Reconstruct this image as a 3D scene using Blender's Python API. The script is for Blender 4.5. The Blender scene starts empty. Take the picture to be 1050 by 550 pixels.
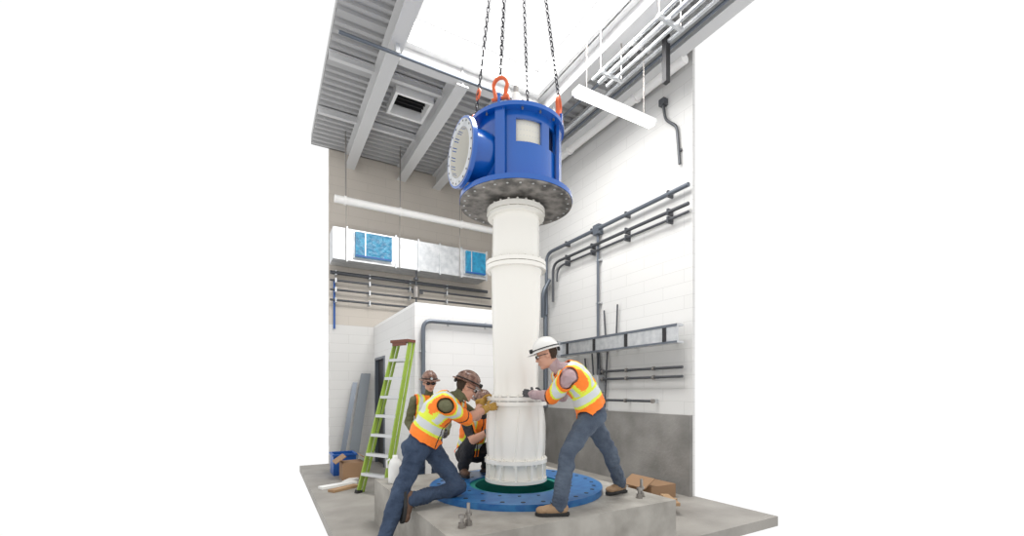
import bpy, bmesh, math, random
import numpy as np
from mathutils import Vector, Matrix, noise
random.seed(4)
SC = bpy.context.scene
SC.view_settings.view_transform = 'Standard'
SC.view_settings.look = 'None'

# survey frame: l = metres right of the tripod line, d = metres ahead, z = height
YAW = math.radians(29.7)
CY, SY = math.cos(YAW), math.sin(YAW)
def W(l, d, z):
    return Vector((l*CY + d*SY, -l*SY + d*CY, z))
def D(l, d, z=0.0):
    return W(l, d, z)
V = Vector

# ------------------------------------------------------------------ materials
def mat(name, col, rough=0.5, metal=0.0, bump=None, var=None, coat=0.0, trans=None, emis=0.0):
    m = bpy.data.materials.new(name); m.use_nodes = True
    nt = m.node_tree; N = nt.nodes; L = nt.links
    p = N['Principled BSDF']
    p.inputs['Base Color'].default_value = (*col, 1)
    p.inputs['Roughness'].default_value = rough
    p.inputs['Metallic'].default_value = metal
    if coat: 
        p.inputs['Coat Weight'].default_value = coat
        p.inputs['Coat Roughness'].default_value = 0.08
    if emis:
        p.inputs['Emission Color'].default_value = (*col, 1)
        p.inputs['Emission Strength'].default_value = emis
    tc = N.new('ShaderNodeTexCoord')
    if var:
        sc, amt, col2 = var
        n = N.new('ShaderNodeTexNoise'); n.inputs['Scale'].default_value = sc
        n.inputs['Detail'].default_value = 6
        L.new(tc.outputs['Object'], n.inputs['Vector'])
        r = N.new('ShaderNodeValToRGB')
        r.color_ramp.elements[0].position = 0.5-amt; r.color_ramp.elements[1].position = 0.5+amt
        r.color_ramp.elements[0].color = (*col, 1); r.color_ramp.elements[1].color = (*col2, 1)
        L.new(n.outputs['Fac'], r.inputs['Fac']); L.new(r.outputs['Color'], p.inputs['Base Color'])
    if bump:
        n2 = N.new('ShaderNodeTexNoise'); n2.inputs['Scale'].default_value = bump[0]
        n2.inputs['Detail'].default_value = 5
        L.new(tc.outputs['Object'], n2.inputs['Vector'])
        b = N.new('ShaderNodeBump'); b.inputs['Strength'].default_value = bump[1]
        b.inputs['Distance'].default_value = 0.02
        L.new(n2.outputs['Fac'], b.inputs['Height']); L.new(b.outputs['Normal'], p.inputs['Normal'])
    return m

def block_mat(name, col, mortar, ax, upper=None, zsplit=3.0):
    m = bpy.data.materials.new(name); m.use_nodes = True
    nt = m.node_tree; N = nt.nodes; L = nt.links
    p = N['Principled BSDF']; p.inputs['Roughness'].default_value = 0.55
    tc = N.new('ShaderNodeTexCoord'); s = N.new('ShaderNodeSeparateXYZ'); c = N.new('ShaderNodeCombineXYZ')
    L.new(tc.outputs['Object'], s.inputs[0])
    L.new(s.outputs[ax], c.inputs[0]); L.new(s.outputs[2], c.inputs[1])
    b = N.new('ShaderNodeTexBrick')
    b.inputs['Scale'].default_value = 1.0
    b.inputs['Brick Width'].default_value = 0.8; b.inputs['Row Height'].default_value = 0.2
    b.inputs['Mortar Size'].default_value = 0.005; b.inputs['Mortar Smooth'].default_value = 0.5
    b.inputs['Color1'].default_value = (*col, 1)
    b.inputs['Color2'].default_value = (*[x*0.98 for x in col], 1)
    b.inputs['Mortar'].default_value = (*mortar, 1)
    L.new(c.outputs[0], b.inputs['Vector'])
    out = b.outputs['Color']
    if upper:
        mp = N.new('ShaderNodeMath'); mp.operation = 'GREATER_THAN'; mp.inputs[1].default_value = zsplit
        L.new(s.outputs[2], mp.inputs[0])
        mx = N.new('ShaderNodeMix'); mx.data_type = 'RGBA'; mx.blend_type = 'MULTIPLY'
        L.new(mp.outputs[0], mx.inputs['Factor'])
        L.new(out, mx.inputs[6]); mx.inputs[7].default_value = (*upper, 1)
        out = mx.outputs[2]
    L.new(out, p.inputs['Base Color'])
    n2 = N.new('ShaderNodeTexNoise'); n2.inputs['Scale'].default_value = 60
    L.new(tc.outputs['Object'], n2.inputs['Vector'])
    ma = N.new('ShaderNodeMath'); ma.operation = 'MULTIPLY_ADD'; ma.inputs[1].default_value = 0.25
    inv = N.new('ShaderNodeMath'); inv.operation = 'SUBTRACT'; inv.inputs[0].default_value = 1.0
    L.new(b.outputs['Fac'], inv.inputs[1])
    L.new(n2.outputs['Fac'], ma.inputs[0]); L.new(inv.outputs[0], ma.inputs[2])
    bp = N.new('ShaderNodeBump'); bp.inputs['Strength'].default_value = 0.25; bp.inputs['Distance'].default_value = 0.006
    L.new(ma.outputs[0], bp.inputs['Height']); L.new(bp.outputs['Normal'], p.inputs['Normal'])
    return m

M = {}
M['block_r'] = block_mat('white_block_right', (0.69, 0.685, 0.67), (0.56, 0.555, 0.54), 1)
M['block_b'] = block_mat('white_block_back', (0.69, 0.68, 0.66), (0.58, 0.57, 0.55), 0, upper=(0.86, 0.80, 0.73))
M['block_c'] = block_mat('white_block_closet', (0.75, 0.745, 0.735), (0.65, 0.645, 0.635), 0)
M['block_c2'] = block_mat('white_block_closet_side', (0.72, 0.72, 0.71), (0.62, 0.62, 0.61), 1)
M['concrete'] = mat('concrete', (0.23, 0.215, 0.19), 0.75, bump=(25, .3), var=(3.5, .2, (0.39, 0.37, 0.335)))
M['stem'] = mat('concrete_stem_wall', (0.18, 0.175, 0.165), 0.75, bump=(20, .3), var=(2.0, .2, (0.31, 0.30, 0.285)))
M['floor'] = mat('concrete_floor', (0.22, 0.205, 0.185), 0.6, bump=(30, .15), var=(1.8, .25, (0.36, 0.34, 0.31)))
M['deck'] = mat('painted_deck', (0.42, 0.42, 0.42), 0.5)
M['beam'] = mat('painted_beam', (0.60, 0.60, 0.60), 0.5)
M['whitepaint'] = mat('white_paint', (0.85, 0.85, 0.84), 0.4)
M['pipewhite'] = mat('white_pipe_paint', (0.86, 0.85, 0.83), 0.35)
M['galv'] = mat('galvanised_steel', (0.50, 0.52, 0.54), 0.38, 0.7, var=(9, .2, (0.70, 0.71, 0.72)))
M['dkpipe'] = mat('dark_conduit', (0.09, 0.095, 0.105), 0.4, 0.4)
M['mdpipe'] = mat('grey_conduit', (0.14, 0.16, 0.19), 0.4, 0.4)
M['bluefilm'] = mat('blue_plastic_film', (0.01, 0.17, 0.34), 0.25, bump=(14, .8), var=(10, .15, (0.02, 0.33, 0.55)))
M['cream'] = mat('cream_epoxy', (0.92, 0.90, 0.84), 0.18, coat=0.5)
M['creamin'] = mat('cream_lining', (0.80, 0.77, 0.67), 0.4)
M['blue'] = mat('blue_enamel', (0.002, 0.10, 0.44), 0.2, coat=0.7)
M['ringblue'] = mat('blue_flange_paint', (0.012, 0.10, 0.31), 0.35, var=(12, .15, (0.03, 0.17, 0.40)))
M['teal'] = mat('teal_lining', (0.01, 0.24, 0.20), 0.5)
M['under'] = mat('machined_steel', (0.10, 0.095, 0.09), 0.5, 0.3, var=(9, .12, (0.30, 0.28, 0.26)))
M['steel'] = mat('steel', (0.34, 0.32, 0.30), 0.35, 0.8)
M['dark'] = mat('dark_metal', (0.03, 0.03, 0.032), 0.5, 0.3)
M['chain'] = mat('chain_steel', (0.055, 0.055, 0.06), 0.4, 0.7)
M['shackle'] = mat('orange_shackle', (0.70, 0.12, 0.03), 0.4)
M['lime'] = mat('lime_fibreglass', (0.27, 0.40, 0.05), 0.4)
M['alu'] = mat('aluminium', (0.60, 0.61, 0.62), 0.35, 0.6)
M['capred'] = mat('ladder_cap_plastic', (0.16, 0.05, 0.03), 0.5)
M['lamp'] = mat('lamp_diffuser', (1, 1, 1), 0.4, emis=1.3)
M['black'] = mat('black_rubber', (0.02, 0.02, 0.02), 0.6)
M['denim'] = mat('denim', (0.018, 0.035, 0.072), 0.85, bump=(28, 1.0), var=(7, .2, (0.05, 0.08, 0.14)))
M['denim2'] = mat('grey_denim', (0.045, 0.062, 0.095), 0.85, bump=(28, 1.0), var=(7, .2, (0.10, 0.13, 0.175)))
M['blackcloth'] = mat('black_cloth', (0.02, 0.02, 0.024), 0.85, bump=(28, .8))
M['olive'] = mat('olive_shirt', (0.095, 0.095, 0.045), 0.85, bump=(24, 1.0), var=(8, .2, (0.15, 0.15, 0.08)))
M['pinkgrey'] = mat('faded_pink_shirt', (0.40, 0.27, 0.28), 0.85, bump=(24, 1.0), var=(8, .2, (0.52, 0.40, 0.42)))
M['orange'] = mat('hi_vis_orange', (0.98, 0.22, 0.015), 0.6, bump=(22, .9), emis=0.04)
M['limetape'] = mat('hi_vis_lime', (0.72, 0.82, 0.06), 0.6, emis=0.03)
M['silver'] = mat('reflective_tape', (0.62, 0.65, 0.66), 0.35)
M['skin'] = mat('skin', (0.55, 0.28, 0.19), 0.5, bump=(50, .15), var=(10, .25, (0.62, 0.34, 0.24)))
M['lips'] = mat('lips', (0.42, 0.15, 0.12), 0.5)
M['hair'] = mat('brown_hair', (0.05, 0.028, 0.015), 0.8, bump=(90, 1.0))
M['eye'] = mat('eye_white', (0.8, 0.8, 0.78), 0.2)
M['lens'] = mat('safety_glass_lens', (0.02, 0.02, 0.025), 0.08)
M['hatwhite'] = mat('white_hard_hat', (0.78, 0.77, 0.74), 0.3, coat=.3)
M['hatbrown'] = mat('brown_hard_hat', (0.10, 0.035, 0.02), 0.35, var=(30, .08, (0.24, 0.13, 0.09)), coat=.3)
M['glovedk'] = mat('grey_glove', (0.07, 0.07, 0.075), 0.8, bump=(40, .6))
M['glovetan'] = mat('tan_glove', (0.45, 0.26, 0.05), 0.8, bump=(40, .6))
M['boottan'] = mat('tan_boot', (0.28, 0.17, 0.09), 0.75, bump=(40, .4), var=(12, .2, (0.38, 0.25, 0.15)))
M['bootbrown'] = mat('brown_boot', (0.12, 0.065, 0.04), 0.7, bump=(40, .4))
M['belt'] = mat('leather_belt', (0.03, 0.018, 0.01), 0.5)
M['card'] = mat('cardboard', (0.30, 0.18, 0.10), 0.8)
M['wood'] = mat('timber', (0.32, 0.19, 0.10), 0.7, var=(6, .2, (0.44, 0.29, 0.16)))
M['bluebin'] = mat('blue_plastic', (0.01, 0.09, 0.36), 0.4)
M['sheet'] = mat('grey_sheet', (0.20, 0.22, 0.24), 0.5, 0.3)
M['plastic'] = mat('white_plastic', (0.82, 0.82, 0.80), 0.4)

# ------------------------------------------------------------------ mesh builder
class MB:
    def __init__(s): s.v=[]; s.f=[]; s.mi=[]; s.sm=[]; s.mats=[]
    def m(s, name):
        mt = M[name]
        if mt not in s.mats: s.mats.append(mt)
        return s.mats.index(mt)
    def add(s, vs, fs, mt, smooth=True):
        o = len(s.v); s.v += [V(p) for p in vs]; k = s.m(mt)
        for f in fs: s.f.append([i+o for i in f]); s.mi.append(k); s.sm.append(smooth)
    def box(s, lo, hi, mt):
        x0,y0,z0 = lo; x1,y1,z1 = hi
        vs = [(x0,y0,z0),(x1,y0,z0),(x1,y1,z0),(x0,y1,z0),(x0,y0,z1),(x1,y0,z1),(x1,y1,z1),(x0,y1,z1)]
        s.add(vs, [(0,3,2,1),(4,5,6,7),(0,1,5,4),(1,2,6,5),(2,3,7,6),(3,0,4,7)], mt, False)
    def obox(s, c, ax, ay, az, mt):
        c=V(c); ax=V(ax); ay=V(ay); az=V(az); vs=[]
        for k in (-1,1):
            for (i,j) in ((-1,-1),(1,-1),(1,1),(-1,1)): vs.append(c+ax*i+ay*j+az*k)
        fl = [(0,3,2,1),(4,5,6,7),(0,1,5,4),(1,2,6,5),(2,3,7,6),(3,0,4,7)]
        if ax.cross(ay).dot(az) < 0: fl = [t[::-1] for t in fl]
        s.add(vs, fl, mt, False)
    def loft(s, rings, mt, n=16, cap=True, smooth=True, flat=True):
        vs=[]; fs=[]
        for (c,a,b) in rings:
            for i in range(n):
                t=2*math.pi*i/n; vs.append(V(c)+V(a)*math.cos(t)+V(b)*math.sin(t))
        for k in range(len(rings)-1):
            for i in range(n):
                j=(i+1)%n; fs.append((k*n+i,k*n+j,(k+1)*n+j,(k+1)*n+i))
        s.add(vs,fs,mt,smooth)
        if cap:
            s.add(vs[:n],[tuple(reversed(range(n)))],mt,False)
            s.add(vs[-n:],[tuple(range(n))],mt,False)
    def frame(s, d):
        d=V(d).normalized(); h = V((0,0,1)) if abs(d.z)<.9 else V((1,0,0))
        a=h.cross(d).normalized(); return a, d.cross(a).normalized()
    def cyl(s, a, b, r, mt, r2=None, n=16, cap=True):
        a=V(a); b=V(b); x,y=s.frame(b-a); r2 = r if r2 is None else r2
        s.loft([(a,x*r,y*r),(b,x*r2,y*r2)],mt,n,cap)
    def capsule(s,a,b,r1,r2,mt,n=14):
        a=V(a); b=V(b)
        if (b-a).length<1e-6: b=a+V((0,0,1e-4))
        d=(b-a).normalized(); x,y=s.frame(d); R=[]
        for t in (-88,-60,-30,0):
            q=math.radians(t); R.append((a+d*r1*math.sin(q),x*r1*math.cos(q),y*r1*math.cos(q)))
        for t in (0,30,60,88):
            q=math.radians(t); R.append((b+d*r2*math.sin(q),x*r2*math.cos(q),y*r2*math.cos(q)))
        s.loft(R,mt,n)
    def ell(s,c,a,b,u,mt,n=16):
        c=V(c); a=V(a); b=V(b); u=V(u); 
        if a.cross(b).dot(u)<0: a=-a
        R=[]
        for t in (-88,-66,-44,-22,0,22,44,66,88):
            q=math.radians(t); R.append((c+u*math.sin(q),a*math.cos(q),b*math.cos(q)))
        s.loft(R,mt,n)
    def tube(s, pts, r, mt, n=8, cap=True):
        pts=[V(p) for p in pts]; T=[]
        for i in range(len(pts)):
            if i==0: t=pts[1]-pts[0]
            elif i==len(pts)-1: t=pts[-1]-pts[-2]
            else: t=(pts[i+1]-pts[i]).normalized()+(pts[i]-pts[i-1]).normalized()
            T.append(t.normalized())
        x,y=s.frame(T[0]); R=[]
        for i,p in enumerate(pts):
            if i:
                q=T[i-1].rotation_difference(T[i]); x=q@x; y=q@y
            R.append((p,x*r,y*r))
        s.loft(R,mt,n,cap)
    def lathe(s, prof, c, mt, n=48, smooth=True, axis='z', closed=False):
        c=V(c); vs=[]; fs=[]; m=len(prof)
        for (r,h) in prof:
            for i in range(n):
                t=2*math.pi*i/n
                if axis=='z': vs.append(c+V((r*math.cos(t),r*math.sin(t),h)))
                else: vs.append(c+V((h,r*math.cos(t),r*math.sin(t))))
        rng = m if closed else m-1
        for k in range(rng):
            k2=(k+1)%m
            for i in range(n):
                j=(i+1)%n; fs.append((k*n+i,k*n+j,k2*n+j,k2*n+i))
        s.add(vs,fs,mt,smooth)
    def ann(s, c, ri, ro, h0, h1, mt, n=64, axis='z'):
        c=V(c)
        for (p,q) in (((ro,h0),(ro,h1)),((ro,h1),(ri,h1)),((ri,h1),(ri,h0)),((ri,h0),(ro,h0))):
            s.lathe([p,q],c,mt,n,True,axis)
    def wall(s, c, ri, ro, z0, z1, a0, a1, mt, seg=None):
        c=V(c); n=max(2,int((a1-a0)/5)); vs=[]; fs=[]
        for i in range(n+1):
            t=math.radians(a0+(a1-a0)*i/n); e=V((math.cos(t),math.sin(t),0))
            vs += [c+e*ro+V((0,0,z0)), c+e*ro+V((0,0,z1)), c+e*ri+V((0,0,z1)), c+e*ri+V((0,0,z0))]
        for k in range(4):
            fk=[]
            for i in range(n):
                a=i*4+k; b=i*4+(k+1)%4; fk.append((a,a+4,b+4,b))
            s.add(vs,fk,mt,k in (0,2))
        s.add(vs,[(0,1,2,3),(n*4+3,n*4+2,n*4+1,n*4)],mt,False)
    def link(s, c, d, side, L, w, r, mt, n=10, k=6):
        c=V(c); d=V(d).normalized(); side=V(side).normalized(); nn=d.cross(side); vs=[]; fs=[]
        for i in range(n):
            t=2*math.pi*i/n; ctr=c+d*(L*math.cos(t))+side*(w*math.sin(t))
            o=(d*math.cos(t)+side*math.sin(t)).normalized()
            for j in range(k):
                q=2*math.pi*j/k; vs.append(ctr+o*r*math.cos(q)+nn*r*math.sin(q))
        for i in range(n):
            for j in range(k):
                fs.append((i*k+j,((i+1)%n)*k+j,((i+1)%n)*k+(j+1)%k,i*k+(j+1)%k))
        s.add(vs,fs,mt,True)
    def obj(s, name, parent=None, bevel=0.0):
        me=bpy.data.meshes.new(name); me.from_pydata([tuple(v) for v in s.v],[],s.f)
        for m in s.mats: me.materials.append(m)
        me.polygons.foreach_set('material_index',s.mi); me.polygons.foreach_set('use_smooth',s.sm)
        me.validate(); me.update()
        ob=bpy.data.objects.new(name,me); SC.collection.objects.link(ob)
        if bevel:
            b=ob.modifiers.new('bevel','BEVEL'); b.width=bevel; b.segments=2; b.limit_method='ANGLE'
        if parent: 
            ob.parent=parent; ob.matrix_parent_inverse=Matrix.Translation(-V(parent.location))
        return ob

def empty(name, loc):
    e=bpy.data.objects.new(name,None); e.empty_display_size=.2; e.location=loc
    SC.collection.objects.link(e); return e

def arc(pts, rad=0.12, n=5):
    pts=[V(p) for p in pts]; out=[pts[0]]
    for i in range(1,len(pts)-1):
        a=(pts[i-1]-pts[i]).normalized(); b=(pts[i+1]-pts[i]).normalized()
        p0=pts[i]+a*rad; p1=pts[i]+b*rad
        for k in range(n+1):
            t=k/n; out.append(p0*(1-t)**2+pts[i]*2*t*(1-t)+p1*t*t)
    out.append(pts[-1]); return out

# ------------------------------------------------------------------ room shell
XR, YB, ZC = 5.5, 10.0, 6.75
X0 = 0.85
XW = 1.2
b=MB(); b.box((0.64,3.05,-0.12),(XR+0.05,YB+0.1,0),'floor'); b.obj('floor')
b=MB(); b.box((XR,4.25,0),(XR+0.05,YB+0.1,ZC+0.06),'block_r'); b.obj('wall_right')
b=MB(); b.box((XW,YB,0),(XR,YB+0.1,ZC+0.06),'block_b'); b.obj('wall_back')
b=MB(); b.box((XR-0.06,4.25,0),(XR,YB,1.2),'stem'); b.obj('baseboard_right')
# closet
cx0,cx1,cy0,ch=2.14,4.0,6.96,2.97
b=MB()
b.box((cx0,cy0,0),(cx1,cy0+.15,ch),'block_c')
b.box((cx1-.15,cy0+.15,0),(cx1,YB,ch),'block_c')
b.box((cx0,cy0+.15,0),(cx0+.15,9.0,ch),'block_c2')
b.box((cx0,9.85,0),(cx0+.15,YB,ch),'block_c2')
b.box((cx0,9.0,2.29),(cx0+.15,9.85,ch),'block_c2')
b.box((cx0,cy0,ch),(cx1,YB,ch+.05),'whitepaint')
b.obj('wall_closet')
b=MB()
b.box((cx0+.05,9.05,0.01),(cx0+.1,9.8,2.24),'dark')
b.box((cx0-.02,9.0,0),(cx0+.15,9.05,2.29),'mdpipe'); b.box((cx0-.02,9.8,0),(cx0+.15,9.85,2.29),'mdpipe')
b.box((cx0-.02,9.05,2.24),(cx0+.15,9.8,2.29),'mdpipe')
b.cyl((cx0+.05,9.15,1.0),(cx0-.03,9.15,1.0),.02,'steel'); b.cyl((cx0-.03,9.13,1.0),(cx0-.03,9.27,1.0),.012,'steel')
b.obj('door_1')

# ceiling
SX0,SX1,SYB,SYF = 1.82,4.11,6.3,2.6
b=MB()
def deck(x0,x1,y0,y1):
    p=.16; y=y0; pts=[]
    while y<y1-1e-6:
        for (dy,z) in ((0,ZC),(.06,ZC),(.075,ZC+.05),(.145,ZC+.05),(.16,ZC)):
            yy=min(y+dy,y1); pts.append((yy,z))
        y+=p
    vs=[];fs=[]
    for (yy,z) in pts: vs += [(x0,yy,z),(x1,yy,z)]
    for i in range(len(pts)-1): fs.append((2*i,2*i+1,2*i+3,2*i+2))
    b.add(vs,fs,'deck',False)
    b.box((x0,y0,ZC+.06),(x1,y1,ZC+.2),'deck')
hx0,hx1,hy0,hy1=1.98,2.55,7.4,7.95
e_=.04
deck(X0,XR,hy1+e_,YB); deck(X0,XR,SYB+e_,hy0-e_); deck(X0,hx0-e_,hy0-e_,hy1+e_); deck(hx1+e_,XR,hy0-e_,hy1+e_)
deck(X0,SX0-e_,SYF,SYB+e_); deck(SX1+e_,XR,SYF,SYB+e_)
b.obj('ceiling')
b=MB()
for (x0,y0,x1,y1) in ((SX0-.06,SYF,SX0,SYB+.06),(SX1,SYF,SX1+.06,SYB+.06),(SX0,SYB,SX1,SYB+.06),(SX0,SYF-.06,SX1,SYF)):
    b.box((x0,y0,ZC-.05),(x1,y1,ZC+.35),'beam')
b.obj('window_1')

def ibeam(mb,x,y0,y1,zt,h,w,along='y'):
    t=.02
    if along=='y':
        mb.box((x-w/2,y0,zt-t),(x+w/2,y1,zt),'beam'); mb.box((x-w/2,y0,zt-h),(x+w/2,y1,zt-h+t),'beam')
        mb.box((x-.012,y0,zt-h+t),(x+.012,y1,zt-t),'beam')
    else:
        mb.box((y0,x-w/2,zt-t),(y1,x+w/2,zt),'beam'); mb.box((y0,x-w/2,zt-h),(y1,x+w/2,zt-h+t),'beam')
        mb.box((y0,x-.012,zt-h+t),(y1,x+.012,zt-t),'beam')
for (x,y0,y1) in ((1.62,SYF,YB),(2.75,SYB+.1,YB),(3.6,SYB+.1,YB),(4.32,SYF,YB),(5.2,SYF,YB)):
    b=MB(); ibeam(b,x,y0,y1,ZC-.002,.32,.2); b.obj('roof_beam')
b=MB(); ibeam(b,SYB+.15,1.75,4.2,ZC-.006,.26,.16,'x'); b.obj('roof_beam')
b=MB()
for y in (3.4,4.6,5.6,7.0,8.3): ibeam(b,y,4.42,5.1,ZC-.003,.14,.08,'x')
for y in (7.1,8.6): 
    ibeam(b,y,1.72,2.65,ZC-.003,.12,.07,'x'); ibeam(b,y,X0,1.52,ZC-.003,.12,.07,'x')
b.obj('roof_bridging')
# vent hatch
b=MB()
b.box((hx0-.05,hy0-.05,ZC-.12),(hx0,hy1+.05,ZC+.3),'whitepaint'); b.box((hx1,hy0-.05,ZC-.12),(hx1+.05,hy1+.05,ZC+.3),'whitepaint')
b.box((hx0,hy0-.05,ZC-.12),(hx1,hy0,ZC+.3),'whitepaint'); b.box((hx0,hy1,ZC-.12),(hx1,hy1+.05,ZC+.3),'whitepaint')
b.box((hx0,hy0,ZC+.2),(hx1,hy1,ZC+.25),'dark')
for i in range(5):
    y=hy0+.08+i*.1; b.box((hx0,y,ZC+.02),(hx1,y+.015,ZC+.1),'dark')
b.obj('roof_vent')

# ------------------------------------------------------------------ pipes, ducts
e=MB(); e.tube([(5.33,4.25,6.42),(5.33,9.9,6.42)],.075,'pipewhite',16)
for y in (5.2,7.0,8.8): e.cyl((5.33,y-.02,6.42),(5.33,y+.02,6.42),.095,'pipewhite')
e.obj('roof_drain_pipe')
e=MB(); e.tube([(XW,9.15,5.36),(5.2,9.15,5.36)],.075,'pipewhite',16)
for x in (1.4,2.5,3.9): e.cyl((x,9.15,5.4),(x,9.15,6.75),.009,'steel',n=6); e.cyl((x-.02,9.15,5.36),(x+.02,9.15,5.36),.09,'pipewhite')
e.obj('roof_drain_pipe')
# duct
e=MB(); e.box((XW,9.4,4.25),(4.65,9.93,4.9),'galv')
for x in (1.45,2.45,2.95,3.45,3.98,4.63):
    e.box((x,9.375,4.22),(x+.035,9.4,4.93),'galv')
for x in (1.4,2.5,3.9):
    e.cyl((x+.05,9.38,4.2),(x+.05,9.38,6.75),.008,'steel',n=6)
for (x0,x1) in ((1.62,2.36),(4.08,4.58)):
    e.box((x0,9.30,4.33),(x1,9.4,4.84),'bluefilm')
    e.box((x0-.03,9.36,4.30),(x1+.03,9.399,4.87),'galv')
    xm=x0+(x1-x0)*.25; e.box((xm,9.295,4.33),(xm+.02,9.30,4.84),'galv'); e.box((x0,9.293,4.33),(x1,9.298,4.36),'bluebin')
e.obj('air_duct')
zs=[4.08,3.92,3.72,3.5]
for i,z in enumerate(zs):
    e=MB(); e.tube([(XW,9.86,z),(4.9+.1*i,9.86,z)],.024 if i else .04,'dkpipe',8)
    for x in (1.3,2.0,2.9,3.8): e.box((x,9.83,z-.05),(x+.03,10.0,z+.05),'galv')
    e.obj('wall_conduit')
e=MB(); e.cyl((2.95,9.5,4.25),(2.95,9.5,3.35),.02,'dkpipe',n=8); e.cyl((2.95,9.5,3.9),(2.95,9.5,3.65),.075,'steel',n=12)
e.cyl((2.95,9.5,4.05),(2.95,9.5,4.1),.06,'dkpipe',n=12); e.cyl((2.85,9.5,3.78),(3.1,9.5,3.78),.03,'dkpipe',n=8)
e.obj('inline_valve')
e=MB(); e.tube([(1.30,9.96,3.95),(1.30,9.96,2.9)],.02,'bluebin',8); e.obj('blue_hose')
# closet front conduit
e=MB(); e.tube(arc([(2.26,6.9,0.0),(2.26,6.9,2.72),(3.9,6.9,2.72)],.15),.035,'mdpipe',10)
for p in ((2.26,1.5),(2.26,2.2)): e.box((p[0]-.05,6.9,p[1]),(p[0]+.05,6.96,p[1]+.03),'galv')
for x in (2.7,3.4): e.box((x,6.9,2.67),(x+.03,6.96,2.77),'galv')
e.obj('closet_conduit')
# right wall pipes
xw=5.41
for (z,yend,zend,r) in ((4.60,7.95,3.25,.035),(4.32,7.7,3.5,.028),(4.20,7.55,3.9,.02)):
    e=MB(); e.tube(arc([(xw,4.25,z),(xw,yend,z),(xw,yend,zend)],.22),r,'mdpipe' if r>.03 else 'dkpipe',10)
    for y in (4.6,5.5,6.4,7.2): e.box((xw-.03,y,z-.05),(XR,y+.03,z+.05),'dkpipe')
    e.obj('wall_conduit')
e=MB(); e.tube([(5.44,6.28,4.6),(5.44,6.28,1.9)],.025,'mdpipe',8); e.box((5.38,6.2,4.5),(5.5,6.36,4.68),'mdpipe')
for z in (4.0,3.2): e.box((5.43,6.22,z),(5.5,6.34,z+.03),'galv')
e.obj('conduit_drop')
e=MB(); e.tube(arc([(5.42,7.85,4.0),(5.25,7.85,3.7),(5.35,8.0,3.2)],.12),.045,'mdpipe',10); e.cyl((5.42,8.0,3.5),(5.42,8.0,1.2),.05,'mdpipe'); e.obj('vent_pipe')
# cable tray / galvanised channel
e=MB()
e.box((5.22,4.3,2.27),(5.25,7.16,2.55),'galv'); e.box((5.25,4.3,2.52),(5.36,7.16,2.55),'galv'); e.box((5.25,4.3,2.27),(5.36,7.16,2.30),'galv')
e.box((5.212,4.3,2.51),(5.22,7.16,2.55),'mdpipe'); e.box((5.212,4.3,2.27),(5.22,7.16,2.30),'mdpipe')
for y in (4.5,5.3,6.1,6.9): e.box((5.25,y,2.30),(5.5,y+.05,2.34),'galv'); e.box((5.205,y,2.30),(5.22,y+.06,2.51),'dark')
e.box((5.15,7.16,2.24),(5.38,7.2,2.58),'galv')
e.obj('cable_tray')
for (z,y1,x) in ((1.92,6.2,5.40),(1.78,6.25,5.40),(1.40,6.15,5.38)):
    e=MB(); e.tube([(x,4.35 if z>1.5 else 4.9,z),(x,y1,z)],.022,'dkpipe',8)
    for y in (4.9,5.5,6.1): e.cyl((x,y-.02,z),(x,y+.02,z),.035,'steel',n=10); e.box((x,y-.012,z-.03),(5.5,y+.012,z+.03),'galv')
    e.cyl((x,y1,z-.05),(x,y1,z+.05),.05,'dkpipe',n=10)
    e.obj('wall_conduit')
for k,(y,z0,z1,ln) in enumerate(((6.05,2.3,3.05,.06),(5.8,2.3,3.1,-.04),(6.35,1.2,2.3,.1),(6.22,1.22,2.28,.02),(6.1,1.22,2.28,-.08),(6.5,1.2,2.2,.16))):
    e=MB(); e.tube([(5.44,y,z0),(5.44,y+ln,z1)],.016,'dkpipe',6); e.box((5.41,y-.03,z0-.0),(5.5,y+.03,z0+.04),'galv'); e.obj('cable_riser')
e=MB(); e.box((5.34,6.15,1.55),(5.5,6.4,1.86),'galv'); e.box((5.33,6.17,1.57),(5.34,6.38,1.84),'alu'); e.cyl((5.42,6.27,1.86),(5.42,6.27,2.28),.015,'dkpipe',n=6); e.obj('junction_box')
e=MB(); e.tube(arc([(5.44,4.75,6.1),(5.44,4.70,5.8),(5.46,4.5,5.6),(5.46,4.45,5.0)],.08),.022,'dkpipe',8); e.box((5.40,4.70,6.05),(5.5,4.80,6.15),'dkpipe'); e.box((5.46,4.43,5.2),(5.5,4.48,5.23),'dkpipe'); e.obj('lighting_whip')
# ceiling conduits
e=MB(); e.tube([(X0,6.1,6.3),(4.4,6.1,6.3)],.024,'mdpipe',8)
for x in (1.62,4.32): e.box((x-.03,6.06,6.3),(x+.03,6.14,6.44),'galv')
e.obj('ceiling_conduit')
for (x,z,r) in ((4.02,5.95,.022),(4.14,5.95,.03),(4.28,5.95,.022)):
    e=MB(); e.tube([(x,3.0,z),(x,4.75,z)],r,'galv',8); e.obj('ceiling_conduit')
e=MB()
for y in (3.5,4.5):
    e.box((3.95,y,5.88),(4.36,y+.04,5.92),'galv')
    for x in (3.97,4.34): e.cyl((x,y+.02,5.9),(x,y+.02,6.75),.008,'steel',n=6)
e.obj('conduit_trapeze')
e=MB(); e.tube([(4.75,2.9,6.3),(4.75,8.0,6.3)],.03,'galv',8); e.box((4.70,4.05,5.75),(4.78,4.12,6.4),'dark'); e.obj('ceiling_conduit')
e=MB(); e.tube([(4.55,2.9,6.38),(4.55,9.0,6.38)],.022,'mdpipe',8); e.tube([(4.95,2.9,6.38),(4.95,9.0,6.38)],.022,'mdpipe',8); e.obj('ceiling_conduit')
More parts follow.
